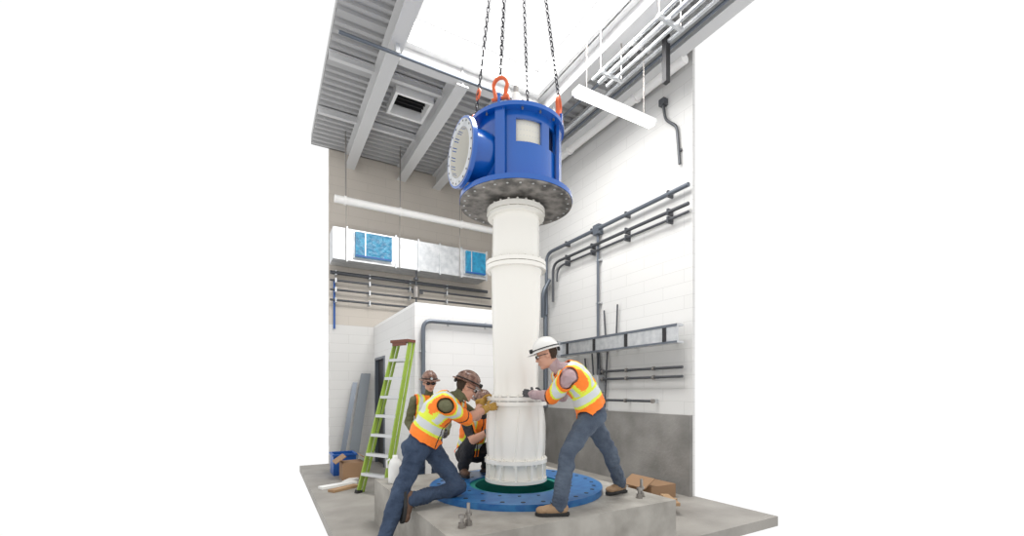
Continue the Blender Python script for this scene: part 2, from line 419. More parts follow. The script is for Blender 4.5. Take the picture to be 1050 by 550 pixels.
# strip light
e=MB()
e.box((3.42,4.30,5.34),(4.80,4.44,5.40),'whitepaint'); e.box((3.44,4.315,5.315),(4.78,4.425,5.34),'lamp')
for x in (3.6,4.62): e.cyl((x,4.37,5.4),(x,4.37,6.75),.006,'steel',n=6)
e.obj('strip_light')

# ------------------------------------------------------------------ slab and base ring
PC = V((2.37,4.07,0))
b=MB(); 
hole=.47
sx0,sx1,sy0,sy1,sz=1.15,3.47,2.87,5.35,.5
angs=[2*math.pi*i/64 for i in range(64)]+[math.atan2(y-PC.y,x-PC.x)%(2*math.pi) for x in (sx0,sx1) for y in (sy0,sy1)]
angs=sorted(angs); n=len(angs); vs=[];fs=[]
for t in angs:
    c,s_=math.cos(t),math.sin(t)
    kx=((sx1-PC.x) if c>0 else (PC.x-sx0))/max(abs(c),1e-6); ky=((sy1-PC.y) if s_>0 else (PC.y-sy0))/max(abs(s_),1e-6); k=min(kx,ky)
    vs += [(PC.x+c*hole,PC.y+s_*hole,sz),(PC.x+c*k,PC.y+s_*k,sz),(PC.x+c*k,PC.y+s_*k,0.0),(PC.x+c*hole,PC.y+s_*hole,0.01)]
for i in range(n):
    a=i*4; q=((i+1)%n)*4
    fs += [(a,a+1,q+1,q),(a+1,a+2,q+2,q+1),(a+3,a,q,q+3)]
b.add(vs,fs,'concrete',False)
b.obj('concrete_plinth')
b=MB(); b.ann(PC,.50,.92,.50,.56,'ringblue',96)
b.ann(PC,.44,.505,.45,.545,'teal',64)
b.lathe([(.445,.5),(.445,.02)],PC,'teal',64); b.lathe([(.445,.03),(.001,.03)],PC,'dark',32)
for i in range(28):
    t=2*math.pi*i/28; p=PC+V((math.cos(t)*.83,math.sin(t)*.83,.56)); b.cyl(p-V((0,0,.002)),p+V((0,0,.0025)),.022,'dark',n=12)
for i in range(20):
    t=2*math.pi*(i+.5)/20; p=PC+V((math.cos(t)*.6,math.sin(t)*.6,.56)); b.cyl(p-V((0,0,.002)),p+V((0,0,.0025)),.017,'dark',n=12)
b.obj('base_ring_flange')
for (x,y) in ((1.36,3.12),(3.25,3.12),(3.25,5.12),(1.40,5.15)):
    e=MB()
    for dx in (-.035,.035):
        e.cyl((x+dx,y+dx*.5,.5),(x+dx,y+dx*.5,.64+dx),.014,'steel',n=10)
        e.cyl((x+dx,y+dx*.5,.5),(x+dx,y+dx*.5,.512),.032,'steel',n=14)
        e.cyl((x+dx,y+dx*.5,.512),(x+dx,y+dx*.5,.54),.027,'steel',n=6)
        e.cyl((x+dx,y+dx*.5,.575),(x+dx,y+dx*.5,.60),.027,'steel',n=6)
    e.obj('anchor_bolt')

# ------------------------------------------------------------------ pump
pump=empty('vertical_turbine_pump',(PC.x,PC.y,3.5))
b=MB()
def flange(z0,z1,r,ri=.2,nb=20,bolts=True,mt='cream'):
    b.ann(PC,ri,r,z0,z1,mt,64)
    if bolts:
        for i in range(nb):
            t=2*math.pi*(i+.5)/nb; p=PC+V((math.cos(t)*(r-.03),math.sin(t)*(r-.03),0))
            b.cyl(p+V((0,0,z0-.025)),p+V((0,0,z1+.025)),.014,mt,n=6)
b.lathe([(.262,3.44),(.250,3.40),(.262,2.96),(.275,2.92)],PC,'cream')
flange(3.46,3.51,.315,.1,20); flange(3.415,3.452,.305,.1,20,False)
flange(2.90,2.94,.325); flange(2.85,2.892,.325,.2,20,False)
b.lathe([(.285,2.85),(.268,2.80),(.262,2.5),(.243,1.7),(.243,1.56),(.262,1.50)],PC,'cream')
flange(1.455,1.495,.335); flange(1.405,1.447,.335,.2,20,False)
b.lathe([(.295,1.41),(.303,1.36),(.313,1.26),(.318,1.1),(.315,.96),(.308,.88),(.306,.82)],PC,'cream')
flange(.80,.84,.340,.2,16)
b.lathe([(.27,.80),(.255,.74),(.265,.66),(.30,.62)],PC,'cream')
flange(.60,.635,.335,.22,16,False)
b.lathe([(.22,.6),(.2,.8)],PC,'dark')
for i in range(12):
    t=2*math.pi*i/12; e_=V((math.cos(t),math.sin(t),0)); tg=V((-math.sin(t),math.cos(t),0))
    b.obox(PC+e_*.285+V((0,0,.717)),e_*.04,tg*.01,V((0,0,.083)),'cream')
for i in range(8):
    t=2*math.pi*(i+.3)/8; pts=[]
    for k in range(7):
        z=.86+k*.085; tt=t+k*.02; rr=[.298,.305,.308,.309,.308,.302,.292][k]; pts.append(PC+V((math.cos(tt)*rr,math.sin(tt)*rr,z)))
    b.tube(pts,.014,'cream',6)
b.lathe([(.21,3.50),(.21,3.56)],PC,'cream')
b.obj('column',pump)
# discharge head
b=MB()
b.ann(PC,.20,.61,3.575,3.625,'blue',96); b.ann(PC,.19,.605,3.555,3.574,'under',96)
for i in range(28):
    t=2*math.pi*i/28; p=PC+V((math.cos(t)*.56,math.sin(t)*.56,0)); b.cyl(p+V((0,0,3.551)),p+V((0,0,3.556)),.012,'alu',n=12)
    b.cyl(p+V((0,0,3.624)),p+V((0,0,3.627)),.018,'dark',n=12)
ro,ri=.44,.415
b.wall(PC,ri,ro,3.62,4.02,0,360,'blue')
wins=[(240,276),(290,308),(20,70),(100,150)]
ang=0
for (a0,a1) in sorted(wins):
    if a0>ang: b.wall(PC,ri,ro,4.02,4.25,ang,a0,'blue')
    ang=a1
b.wall(PC,ri,ro,4.02,4.25,ang,360,'blue')
b.wall(PC,ri,ro,4.25,4.33,0,360,'blue')
b.ann(PC,.16,.52,4.33,4.37,'blue',96); b.ann(PC,.2,.36,4.37,4.42,'blue',64)
for i in range(16):
    t=2*math.pi*i/16; p=PC+V((math.cos(t)*.48,math.sin(t)*.48,0)); b.cyl(p+V((0,0,4.31)),p+V((0,0,4.40)),.012,'steel',n=6)
LUG=[]
for a in (221,311,41,131):
    t=math.radians(a); e_=V((math.cos(t),math.sin(t),0)); tg=V((-math.sin(t),math.cos(t),0))
    b.obox(PC+e_*.475+V((0,0,3.975)),e_*.015,tg*.05,V((0,0,.355)),'blue')
    b.obox(PC+e_*.45+V((0,0,3.975)),e_*.03,tg*.012,V((0,0,.355)),'blue')
    b.obox(PC+e_*.475+V((0,0,4.41)),e_*.04,tg*.014,V((0,0,.05)),'blue')
    LUG.append((PC+e_*.475+V((0,0,4.43)),e_,tg))
# light guard panel inside the window, and inner shaft
b.cyl(PC+V((0,0,3.62)),PC+V((0,0,4.33)),.2,'creamin',n=24)
a0,a1=wins[0]
b.wall(PC,.392,.398,4.0,4.27,a0-3,a1+3,'creamin')
for k in range(8):
    for j in range(4):
        t=math.radians(a0+(a1-a0)*(k+.5)/8); e_=V((math.cos(t),math.sin(t),0)); c=PC+V((0,0,4.05+j*.055)); b.cyl(c+e_*.397,c+e_*.400,.004,'alu',n=6)
# nozzle
zc=3.965; NC=PC+V((0,0,zc))
b.lathe([(.262,-.36),(.262,-.615)],NC,'blue',48,axis='x'); b.lathe([(.262,-.36),(.262,-.25)],NC,'blue',48,axis='x')
b.lathe([(.235,-.66),(.235,-.30),(.001,-.30)],NC,'creamin',48,axis='x')
b.ann(NC,.235,.335,-.655,-.61,'blue',64,axis='x')
b.ann(NC,.238,.312,-.660,-.656,'galv',64,axis='x')
for i in range(20):
    t=2*math.pi*i/20; b.cyl(NC+V((-.663,math.cos(t)*.292,math.sin(t)*.292)),NC+V((-.655,math.cos(t)*.292,math.sin(t)*.292)),.009,'dark',n=8)
# shaft stub
b.cyl(PC+V((0,0,4.33)),PC+V((0,0,4.78)),.045,'creamin',n=20); b.cyl(PC+V((0,0,4.42)),PC+V((0,0,4.50)),.085,'creamin',n=20); b.cyl(PC+V((0,0,4.78)),PC+V((0,0,4.86)),.028,'steel',n=12)
b.obj('discharge_head',pump)

# rigging
rig=empty('lifting_chain_sling',(PC.x,PC.y,8.3))
APEX=PC+V((0,0,8.3))
for k,(p,e_,tg) in enumerate(LUG):
    s=MB()
    pts=[]
    for q in range(-120,121,20):
        t=math.radians(q); pts.append(p+V((0,0,.13))+tg*(.072*math.sin(t))+V((0,0,.075*math.cos(t))))
    pts=[p-tg*.045]+pts+[p+tg*.045]
    s.tube(pts,.019,'shackle',8); s.cyl(p-tg*.085,p+tg*.085,.018,'shackle',n=10); s.cyl(p+tg*.065,p+tg*.09,.03,'shackle',n=6)
    s.obj('shackle',rig)
    s=MB(); a=p+V((0,0,.20)); dvec=(APEX-a); L=dvec.length; dd=dvec.normalized(); x,y=s.frame(dd)
    nl=int(L/.052)
    for i in range(nl):
        s.link(a+dd*(L*(i+.5)/nl),dd,x if i%2 else y,.034,.016,.0065,'chain')
    if k==3:
        c=a+dd*.25; s.link(c,dd,x,.06,.035,.013,'shackle'); 
    s.obj('chain',rig)
s=MB(); s.link(APEX+V((0,0,.08)),V((0,0,1)),V((1,0,0)),.11,.06,.018,'dark',16,8)
s.tube([APEX+V((0,0,.16)),APEX+V((.07,0,.22)),APEX+V((.09,0,.32)),APEX+V((0,0,.42)),APEX+V((0,0,.55))],.025,'shackle',8)
s.cyl(APEX+V((0,0,.55)),APEX+V((0,0,.95)),.12,'shackle',n=20); s.cyl(APEX+V((0,0,.95)),APEX+V((0,0,4.0)),.012,'chain',n=8)
s.obj('crane_hook',rig)

# ------------------------------------------------------------------ ladder
def ladder():
    e=MB()
    base=W(-2.12,6.5,0); top=W(-1.76,7.0,2.36)
    wv=D(.857,-.514); ax=(top-base); Ln=ax.length; axn=ax.normalized(); nn=wv.cross(axn).normalized()
    if nn.y>0: nn=-nn
    for s_ in (-1,1):
        a=base+wv*(.27*s_); c=top+wv*(.165*s_)
        dr=(c-a).normalized()
        e.obox((a+c)/2,dr*((c-a).length/2),wv*.012,nn*.034,'lime')
        a2=a-nn*.10; c2=c-nn*.07; e.obox((a2+c2)/2+axn*.01,dr*((c2-a2).length/2-.01),wv*.012,nn*.018,'lime')
        e.obox(a+axn*.02,wv*.03,nn*.05,axn*.025,'black')
    for i in range(1,8):
        t=i/8.0; p=base+ax*t; hw=.27+(.165-.27)*t
        e.obox(p,wv*hw,D(.514,.857)*.042,V((0,0,.012)),'alu'); e.obox(p-D(.514,.857)*.04-V((0,0,.012)),wv*hw,D(.514,.857)*.004,V((0,0,.02)),'alu')
    for i in (1,3,5,7):
        t=i/8.0; p=base+ax*t-nn*.1; hw=.26+(.16-.26)*t; e.obox(p,wv*hw,axn*.015,nn*.006,'alu')
    e.obox(top,wv*.19,D(.514,.857)*.09,V((0,0,.022)),'capred')
    e.obox(top+V((0,0,-.05))-D(.514,.857)*.08,wv*.15,D(.514,.857)*.006,V((0,0,.025)),'capred')
    e.obj('step_ladder')
ladder()

# ------------------------------------------------------------------ left clutter
e=MB(); 
a=V((1.55,9.35,0)); c=V((1.95,9.95,1.95)); dr=(c-a); w_=V((.10,0,0))
e.obox((a+c)/2,dr/2,w_,dr.cross(w_).normalized()*.015,'sheet')
e.obj('leaning_sheet')
e=MB(); a=V((1.32,9.3,0)); c=V((1.72,9.94,1.75)); dr=(c-a); w_=V((.05,0,0)); e.obox((a+c)/2,dr/2,w_,dr.cross(w_).normalized()*.02,'mdpipe'); e.obj('leaning_channel')
e=MB()
x0,y0,x1,y1=1.1,8.55,1.5,9.0
e.box((x0,y0,0),(x1,y1,.02),'bluebin')
for (lo,hi) in (((x0,y0,.02),(x1,y0+.02,.36)),((x0,y1-.02,.02),(x1,y1,.36)),((x0,y0+.02,.02),(x0+.02,y1-.02,.36)),((x1-.02,y0+.02,.02),(x1,y1-.02,.36)),((x0-.02,y0-.02,.36),(x1+.02,y0+.02,.39)),((x0-.02,y1-.02,.36),(x1+.02,y1+.02,.39)),((x0-.02,y0+.02,.36),(x0+.02,y1-.02,.39)),((x1-.02,y0+.02,.36),(x1+.02,y1-.02,.39))): e.box(lo,hi,'bluebin')
e.obj('plastic_tote')
e=MB(); e.box((1.18,8.0,0),(1.55,8.4,.3),'card'); e.obox((1.15,8.2,.36),(.09,0,.06),(0,.2,0),(.004,0,-.006),'card'); e.obox((1.58,8.2,.36),(.09,0,-.06),(0,.2,0),(.004,0,.006),'card'); e.obj('cardboard_box')
for i,(x,y,a,L,m_) in enumerate(((1.05,7.6,.35,.6,'plastic'),(1.1,7.3,.55,.5,'wood'),(1.3,7.9,1.0,.4,'plastic'))):
    e=MB(); d_=V((math.cos(a),math.sin(a),0)); e.obox((x,y,.02+.001*i),d_*L*.5,V((-d_.y,d_.x,0))*.07,(0,0,.019),m_); e.obj('floor_board')
# white jug on plinth
e=MB(); jc=W(-1.37,4.98,0)
e.lathe([(.001,.5),(.07,.5),(.078,.52),(.078,.70),(.06,.76),(.03,.79),(.03,.82),(.001,.82)],(jc.x+.03,jc.y,0),'plastic',20)
e.tube([V((jc.x-.03,jc.y,.78)),V((jc.x-.065,jc.y,.76)),V((jc.x-.06,jc.y,.68))],.01,'plastic',6)
e.obj('plastic_jug')
# right clutter
e=MB(); e.box((4.75,4.35,0),(5.25,4.8,.2),'card'); e.obox((4.72,4.57,.25),(.1,0,.06),(0,.22,0),(.004,0,-.006),'card'); e.obj('cardboard_box')
for i,(x,y,a,L,m_) in enumerate(((4.5,4.5,1.2,.9,'wood'),(4.55,4.0,.3,.8,'wood'),(4.3,4.9,.9,.8,'card'),(4.6,3.9,1.0,.5,'wood'))):
    e=MB(); d_=V((math.cos(a),math.sin(a),0)); e.obox((x,y,.02+.04*i),d_*L*.5,V((-d_.y,d_.x,0))*.05,(0,0,.019),m_); e.obj('timber_offcut')

# ------------------------------------------------------------------ people
def remesh(mb, vox, smooth=4, name='tmp'):
    ob=mb.obj(name)
    r=ob.modifiers.new('r','REMESH'); r.mode='VOXEL'; r.voxel_size=vox; r.use_smooth_shade=True
    s=ob.modifiers.new('s','SMOOTH'); s.factor=.5; s.iterations=smooth
    dg=bpy.context.evaluated_depsgraph_get(); dg.update()
    me=bpy.data.meshes.new_from_object(ob.evaluated_get(dg))
    old=ob.data; bpy.data.objects.remove(ob); bpy.data.meshes.remove(old)
    me.materials.clear()
    me.polygons.foreach_set('use_smooth',[True]*len(me.polygons))
    return me
def link_child(me,name,parent):
    ob=bpy.data.objects.new(name,me); SC.collection.objects.link(ob)
    ob.parent=parent; ob.matrix_parent_inverse=Matrix.Translation(-V(parent.location)); return ob

def hand(parent, wrist, fdir, pnorm, mt, thumb_side, curl=(20,25,20)):
    f=V(fdir).normalized(); p=V(pnorm); p=(p-f*p.dot(f)).normalized(); t=f.cross(p)
    if t.dot(V(thumb_side))<0: t=-t
    w=V(wrist); b=MB()
    b.capsule(w-f*.05,w+f*.005,.032,.027,mt,10)
    offs=[(.031,.092,.95),(.011,.098,1.05),(-.010,.094,1.0),(-.030,.084,.8)]
    for (o,kl,sc) in offs:
        k=w+f*kl+t*o
        b.capsule(w+f*.01+t*o*.55,k,.0145,.0125,mt,8)
        dr=f; pos=k; ang=0
        for seg,(ln,r0,r1) in enumerate(((.044,.0105,.0098),(.028,.0098,.009),(.021,.009,.008))):
            ang+=math.radians(curl[seg]); dr=(f*math.cos(ang)+p*math.sin(ang)+t*o*1.2).normalized()
            q=pos+dr*ln*sc; b.capsule(pos,q,r0,r1,mt,8); pos=q
    b.ell(w+f*.05+p*.004,t*.036,p*.015,f*.048,mt,12)
    a=w+f*.022+t*.026; c=a+(f*.55+t*.65+p*.35).normalized()*.045; d_=c+(f*.8+t*.25+p*.5).normalized()*.032; g=d_+(f*.9+p*.45).normalized()*.024
    b.capsule(a,c,.016,.013,mt,8); b.capsule(c,d_,.0125,.011,mt,8); b.capsule(d_,g,.011,.009,mt,8)
    me=remesh(b,.0042,2); me.materials.append(M[mt]); link_child(me,'hand',parent)

def boot(parent, ankle, fdir, up, mt):
    f=V(fdir).normalized(); u=V(up); u=(u-f*u.dot(f)).normalized(); s_=f.cross(u); a=V(ankle); b=MB()
    b.capsule(a+u*.035,a,.046,.048,mt); b.capsule(a-u*.03-f*.035,a-u*.045+f*.10,.046,.046,mt)
    b.capsule(a-u*.03-f*.0,a-u*.045+f*.12,.050,.04,mt); b.ell(a-u*.045+f*.145,s_*.05,u*.036,f*.055,mt)
    me=remesh(b,.007,3); me.materials.append(M[mt]); link_child(me,'boot',parent)
    o=MB(); vs=[]; n=24
    for k,(sc,h) in enumerate(((1.0,-.062),(1.04,-.065),(1.04,-.088),(1.0,-.092))):
        for i in range(n):
            t=2*math.pi*i/n; x=math.cos(t); y=math.sin(t)
            wd=.047*(1.0 if x>0 else .85); vs.append(a+u*h+f*(.058+.142*sc*(abs(x)**.75)*(1 if x>0 else -1)*1.0)+s_*(wd*sc*y*(1.1 if x>0 else 1)))
    fs=[]
    for k in range(3):
        for i in range(n): j=(i+1)%n; fs.append((k*n+i,k*n+j,(k+1)*n+j,(k+1)*n+i))
    fs += [tuple(reversed(range(n))),tuple(range(3*n,4*n))]
    o.add(vs,fs,'black',False); o.obox(a-u*.085-f*.04,f*.035,s_*.038,u*.012,'black')
    for k in range(1,4):
        c=a+u*(.045-.028*k)+f*(.052+.018*k); o.cyl(c-s_*.03,c+s_*.03,.004,'belt',n=6)
    o.obj('boot_sole',parent)

def hard_hat(parent, hc, f, u, s_, mt, full=False):
    b=MB(); c=hc+u*.045-f*.008; n=32
    vs=[]; fs=[]
    def ring(rs,h,br=0,drop=0):
        out=[]
        for i in range(n):
            t=2*math.pi*i/n; ct=math.cos(t); st=math.sin(t)
            bb=br*( .012+(.05*max(0,ct)**1.6 if not full else .022+.02*max(0,ct)) )
            out.append(c+f*((.122*rs+bb)*ct)+s_*((.104*rs+bb)*st)+u*(h-drop*max(0,ct)))
        return out
    R=[ring(.97,-.004),ring(.97,-.002,1,.012),ring(.97,.004,1,.012),ring(1.0,.006)]
    for q in (15,30,45,58,70,80,87): 
        t=math.radians(q); R.append(ring(math.cos(t),.006+.115*math.sin(t)))
    for r in R: vs+=r
    for k in range(len(R)-1):
        for i in range(n): j=(i+1)%n; fs.append((k*n+i,k*n+j,(k+1)*n+j,(k+1)*n+i))
    fs.append(tuple(range((len(R)-1)*n,len(R)*n))); fs.append(tuple(reversed(range(n))))
    b.add(vs,fs,mt,True)
    for off in (-.03,0,.03):
        pts=[c+f*(.116*math.cos(math.radians(q)))+s_*off+u*(.006+.113*math.sin(math.radians(q))*(1-abs(off)*1.2)) for q in range(25,160,12)]
        b.tube(pts,.007,mt,6)
    b.ell(c-f*.115+u*-.02,s_*.03,f*.015,u*.02,'black',10)
    b.tube([c+f*.122*math.cos(t)+s_*.106*math.sin(t)+u*.02 for t in [math.radians(k) for k in range(-180,181,20)]],.005,'black',6)
    b.obj('hard_hat',parent)
    g=MB(); g.cyl(c+f*.118+u*.025,c+f*.148+u*.025,.02,'black',n=12); g.cyl(c+f*.148+u*.025,c+f*.151+u*.025,.016,'silver',n=12); g.obj('headlamp',parent)

def person(name,J,shirt,pants,hat,glove,bootm,sleeve='long',vest=True,hair='hair'):
    J={k:(V(v) if not isinstance(v,tuple) else v) for k,v in J.items()}
    P=J['pelvis']; NB=J['neck']; HC=J['head']
    root=empty(name,P)
    hs=(J['hipR']-J['hipL']).normalized(); ss=(J['shR']-J['shL']).normalized()
    tor=NB-P; up0=tor.normalized()
    back=J.get('back',V((0,0,0)))
    def tp(t): return P+tor*t+back*(4*t*(1-t))
    def sd(t): return (hs*(1-t)+ss*t).normalized()
    b=MB()
    spec=[(-.16,.10,.085),(-.06,.155,.115),(.05,.17,.125),(.2,.155,.118),(.38,.148,.112),(.58,.165,.122),(.75,.178,.122),(.88,.165,.105),(.97,.11,.08),(1.04,.062,.062)]
    R=[]
    for (t,a,c) in spec:
        tt=max(0,min(1,t)); s_=sd(tt); tan=(tp(min(1,tt+.05))-tp(max(0,tt-.05))).normalized()
        s_=(s_-tan*s_.dot(tan)).normalized(); fr=s_.cross(tan)
        pos=tp(t) if 0<=t<=1 else (P+tor*t if t<0 else NB+tor*(t-1))
        R.append((pos,s_*a,fr*-c))
    if R[0][1].cross(R[0][2]).dot(tor)<0: R=[(p,a,-c) for (p,a,c) in R]
    b.loft(R,'skin',24)
    segs=[]
    def limb(a,c,r1,r2,lab): b.capsule(a,c,r1,r2,'skin'); segs.append((a,c,r1,r2,lab))
    for s in ('L','R'):
        sh,el,wr=J['sh'+s],J['el'+s],J['wr'+s]
        b.capsule(tp(.85),sh,.085,.066,'skin')
        limb(sh,el,.064,.050,'ua'+s); 
        cuff=.040 if sleeve=='long' else .036
        b.capsule(el,el+(wr-el)*.35,.050,.049,'skin'); limb(el,wr,.049,cuff,'fa'+s)
        hp,kn,an=J['hip'+s],J['kn'+s],J['an'+s]
        b.capsule(P,hp,.12,.105,'skin')
        limb(hp,kn,.103,.074,'th'+s); b.capsule(kn,kn+(an-kn)*.3,.072,.072,'skin'); limb(kn,an,.070,.062,'sk'+s)
        bk=J.get('butt',V((0,0,0))); b.capsule(hp+bk,hp+bk*.9,.10,.10,'skin')
    f=J['face'].normalized(); u=J['hup']; u=(u-f*u.dot(f)).normalized(); hsd=f.cross(u).normalized()
    b.capsule(NB-tor.normalized()*.03,HC-u*.06-f*.02,.060,.055,'skin'); segs.append((NB+tor.normalized()*.03,HC-u*.08-f*.02,.055,.05,'neck'))
    b.ell(HC+u*.028-f*.012,hsd*.076,f*.096,u*.094,'skin',20)
    b.ell(HC-u*.04+f*.022,hsd*.060,f*.068,u*.078,'skin',20)
    b.ell(HC-u*.098+f*.062,hsd*.028,f*.026,u*.022,'skin',12)
    b.ell(HC+u*.018+f*.074,hsd*.050,f*.016,u*.012,'skin',12)
    b.capsule(HC+u*.006+f*.082,HC-u*.030+f*.104,.009,.013,'skin',8)
    b.ell(HC-u*.064+f*.084,hsd*.024,f*.011,u*.011,'skin',10)
    for q in (-1,1):
        b.ell(HC-u*.005+hsd*.077*q-f*.01,hsd*.011,f*.020,u*.032,'skin',10)
        b.ell(HC-u*.028+hsd*.043*q+f*.06,hsd*.02,f*.02,u*.02,'skin',10)
    me=remesh(b,.0075,5)
    nV=len(me.vertices); co=np.empty(nV*3); me.vertices.foreach_get('co',co); co=co.reshape(-1,3)
    def classify(pts):
        n=len(pts); best=np.full(n,1e9); lab=np.zeros(n,dtype=int)
        names=['head','torso']+[s[4] for s in segs]
        h=np.array(HC); loc=pts-h
        U=np.array(u);F=np.array(f);S=np.array(hsd)
        e=np.sqrt((loc@S/.085)**2+((loc@F)/.115)**2+((loc@U)/.125)**2); best=(e-1)*.09; lab[:]=0
        ts=np.linspace(0,1,21); dmin=np.full(n,1e9); tt=np.zeros(n); uu=np.zeros(n); ff=np.zeros(n)
        for t in ts:
            c=np.array(tp(t)); s_=np.array(sd(t)); fr=np.cross(s_,np.array(tor.normalized()))
            r=pts-c; a=r@s_; q=r@fr; hh=r@np.array(tor.normalized())
            dd=np.sqrt((a/1.35)**2+q**2+hh**2); k=dd<dmin; dmin[k]=dd[k]; tt[k]=t+hh[k]/tor.length; uu[k]=a[k]; ff[k]=q[k]
        dt=dmin-.122; k=dt<best; lab[k]=1; best[k]=dt[k]
        pl=np.zeros(n)
        for i,(a,c,r1,r2,nm) in enumerate(segs):
            a_=np.array(a); d_=np.array(c)-a_; t=((pts-a_)@d_)/(d_@d_); tc=np.clip(t,0,1)
            dd=np.linalg.norm(pts-(a_+tc[:,None]*d_),axis=1)-(r1+(r2-r1)*tc)
            k=dd<best; best[k]=dd[k]; lab[k]=i+2; pl[k]=t[k]
        return lab,pl,tt,uu,ff,names
    lab,pl,tt,uu,ff,names=classify(co)
    hi=names.index('head'); nk=names.index('neck')
    nr=np.empty(nV*3); me.vertices.foreach_get('normal',nr); nr=nr.reshape(-1,3)
    for i in range(nV):
        if lab[i] in (hi,nk): continue
        nm=names[lab[i]]
        if nm[:2]=='fa' and sleeve=='short': continue
        p=V(co[i]); amp=.010 if nm[:2] in ('th','sk') else .008
        r1=1-abs(noise.noise(V((p.x*9,p.y*9,p.z*15))))*2.2
        dsp=noise.noise(p*13)*amp + r1*amp*.7 - amp*.3
        if nm[:2] in('sk','fa') and pl[i]>.6: dsp+=abs(math.sin(pl[i]*45))*.005
        co[i]+=nr[i]*dsp
    me.vertices.foreach_set('co',co.reshape(-1)); me.update()
    nF=len(me.polygons); ce=np.empty(nF*3); me.polygons.foreach_get('center',ce); ce=ce.reshape(-1,3)
    lab,pl,tt,uu,ff,names=classify(ce)
    for m_ in ('skin',shirt,pants,hair,'belt'): me.materials.append(M[m_])
    mi=np.zeros(nF,dtype=int); loc=ce-np.array(HC); lf=loc@np.array(f); lu=loc@np.array(u)
    for i in range(nF):
        nm=names[lab[i]]
        if nm=='head': mi[i]= 3 if (lu[i]>.05 or (lf[i]<-.035 and lu[i]>-.05)) and not (lf[i]>.05) else 0
        elif nm=='neck': mi[i]=1 if pl[i]<.15 else 0
        elif nm=='torso': mi[i]=2 if tt[i]<.1 else (4 if tt[i]<.15 else 1)
        elif nm[:2]=='ua': mi[i]= 1 if (sleeve=='long' or pl[i]<.85) else 0
        elif nm[:2]=='fa': mi[i]= 1 if sleeve=='long' else 0
        else: mi[i]=2 
    me.polygons.foreach_set('material_index',mi.astype(np.int32)); me.update()
    link_child(me,'body',root)
    if vest:
        bm=bmesh.new(); bm.from_mesh(me); bm.faces.ensure_lookup_table(); bm.normal_update()
        dele=[]; frontsign=1 if np.dot(np.cross(np.array(sd(1)),np.array(tor.normalized())),np.array(J['facebody']))>0 else -1
        for i,fc in enumerate(bm.faces):
            nm=names[lab[i]]; ok=False
            if nm=='torso' and tt[i]>.04 and tt[i]<1.0: ok=True
            if nm[:2]=='ua' and abs(uu[i])<.180: ok=True
            if nm=='torso' and tt[i]>.7 and abs(uu[i])>.180: ok=False
            if nm[:2]=='th' and tt[i]>.04 and pl[i]<.1: ok=True
            if not ok: dele.append(fc); continue
            t=tt[i]; a=abs(uu[i]); k=0; fq=ff[i]*frontsign
            if .20<t<.42: k=1
            if .25<t<.37: k=2
            if t>=.42 and .07<a<.15: k=1
            if t>=.42 and .088<a<.132: k=2
            if fq>.0 and a<.008: k=3
            fc.material_index=k
        bmesh.ops.delete(bm,geom=dele,context='FACES')
        bm.normal_update()
        for v in bm.verts: v.co += v.normal*.017
        for _ in range(3): bmesh.ops.smooth_vert(bm,verts=bm.verts,factor=.5,use_axis_x=True,use_axis_y=True,use_axis_z=True)
        vm=bpy.data.meshes.new('vest'); 
        for m_ in ('orange','limetape','silver','belt'): vm.materials.append(M[m_])
        bm.to_mesh(vm); bm.free()
        vo=link_child(vm,'vest',root); so=vo.modifiers.new('s','SOLIDIFY'); so.thickness=.006; so.offset=1
    g=MB()
    for q in (-1,1):
        ec=HC+u*.002+f*.078+hsd*.031*q; g.ell(ec,hsd*.013,f*.011,u*.010,'eye',10); g.ell(ec+f*.008,hsd*.005,f*.0045,u*.005,'black',8)
        g.capsule(ec+u*.018-hsd*.012,ec+u*.018+hsd*.012,.004,.004,'hair',6)
    g.capsule(HC-u*.066+f*.093-hsd*.016,HC-u*.066+f*.093+hsd*.016,.0045,.0045,'lips',6)
    g.obj('face_details',root)
    g=MB()
    for q in (-1,1):
        g.ell(HC+u*.002+f*.096+hsd*.032*q,hsd*.029,f*.007,u*.019,'lens',14)
        g.tube([HC+u*.006+f*.094+hsd*.058*q,HC+u*.008+f*.06+hsd*.082*q,HC+u*.004-f*.02+hsd*.086*q],.0035,'black',6)
    g.capsule(HC+u*.006+f*.102-hsd*.008,HC+u*.006+f*.102+hsd*.008,.004,.004,'black',6)
    g.obj('safety_glasses',root)
    hard_hat(root,HC,f,u,hsd,hat,full=(hat=='hatbrown'))
    for s in ('L','R'):
        wr=J['wr'+s]; hd=J['hd'+s]; 
        hand(root,wr,hd,J['pn'+s],glove,J['tb'+s],curl=J.get('cu'+s,(18,24,18)))
        fb=(wr-J['el'+s]).normalized(); g=MB(); x,y=g.frame(fb); g.loft([(wr-fb*.07,x*.043,y*.043),(wr-fb*.02,x*.041,y*.041),(wr+fb*.012,x*.034,y*.034)],glove,16); g.obj('glove_cuff',root)
        boot(root,J['an'+s],J['ft'+s],J['fu'+s],bootm)
    return root

Zv=V((0,0,1))
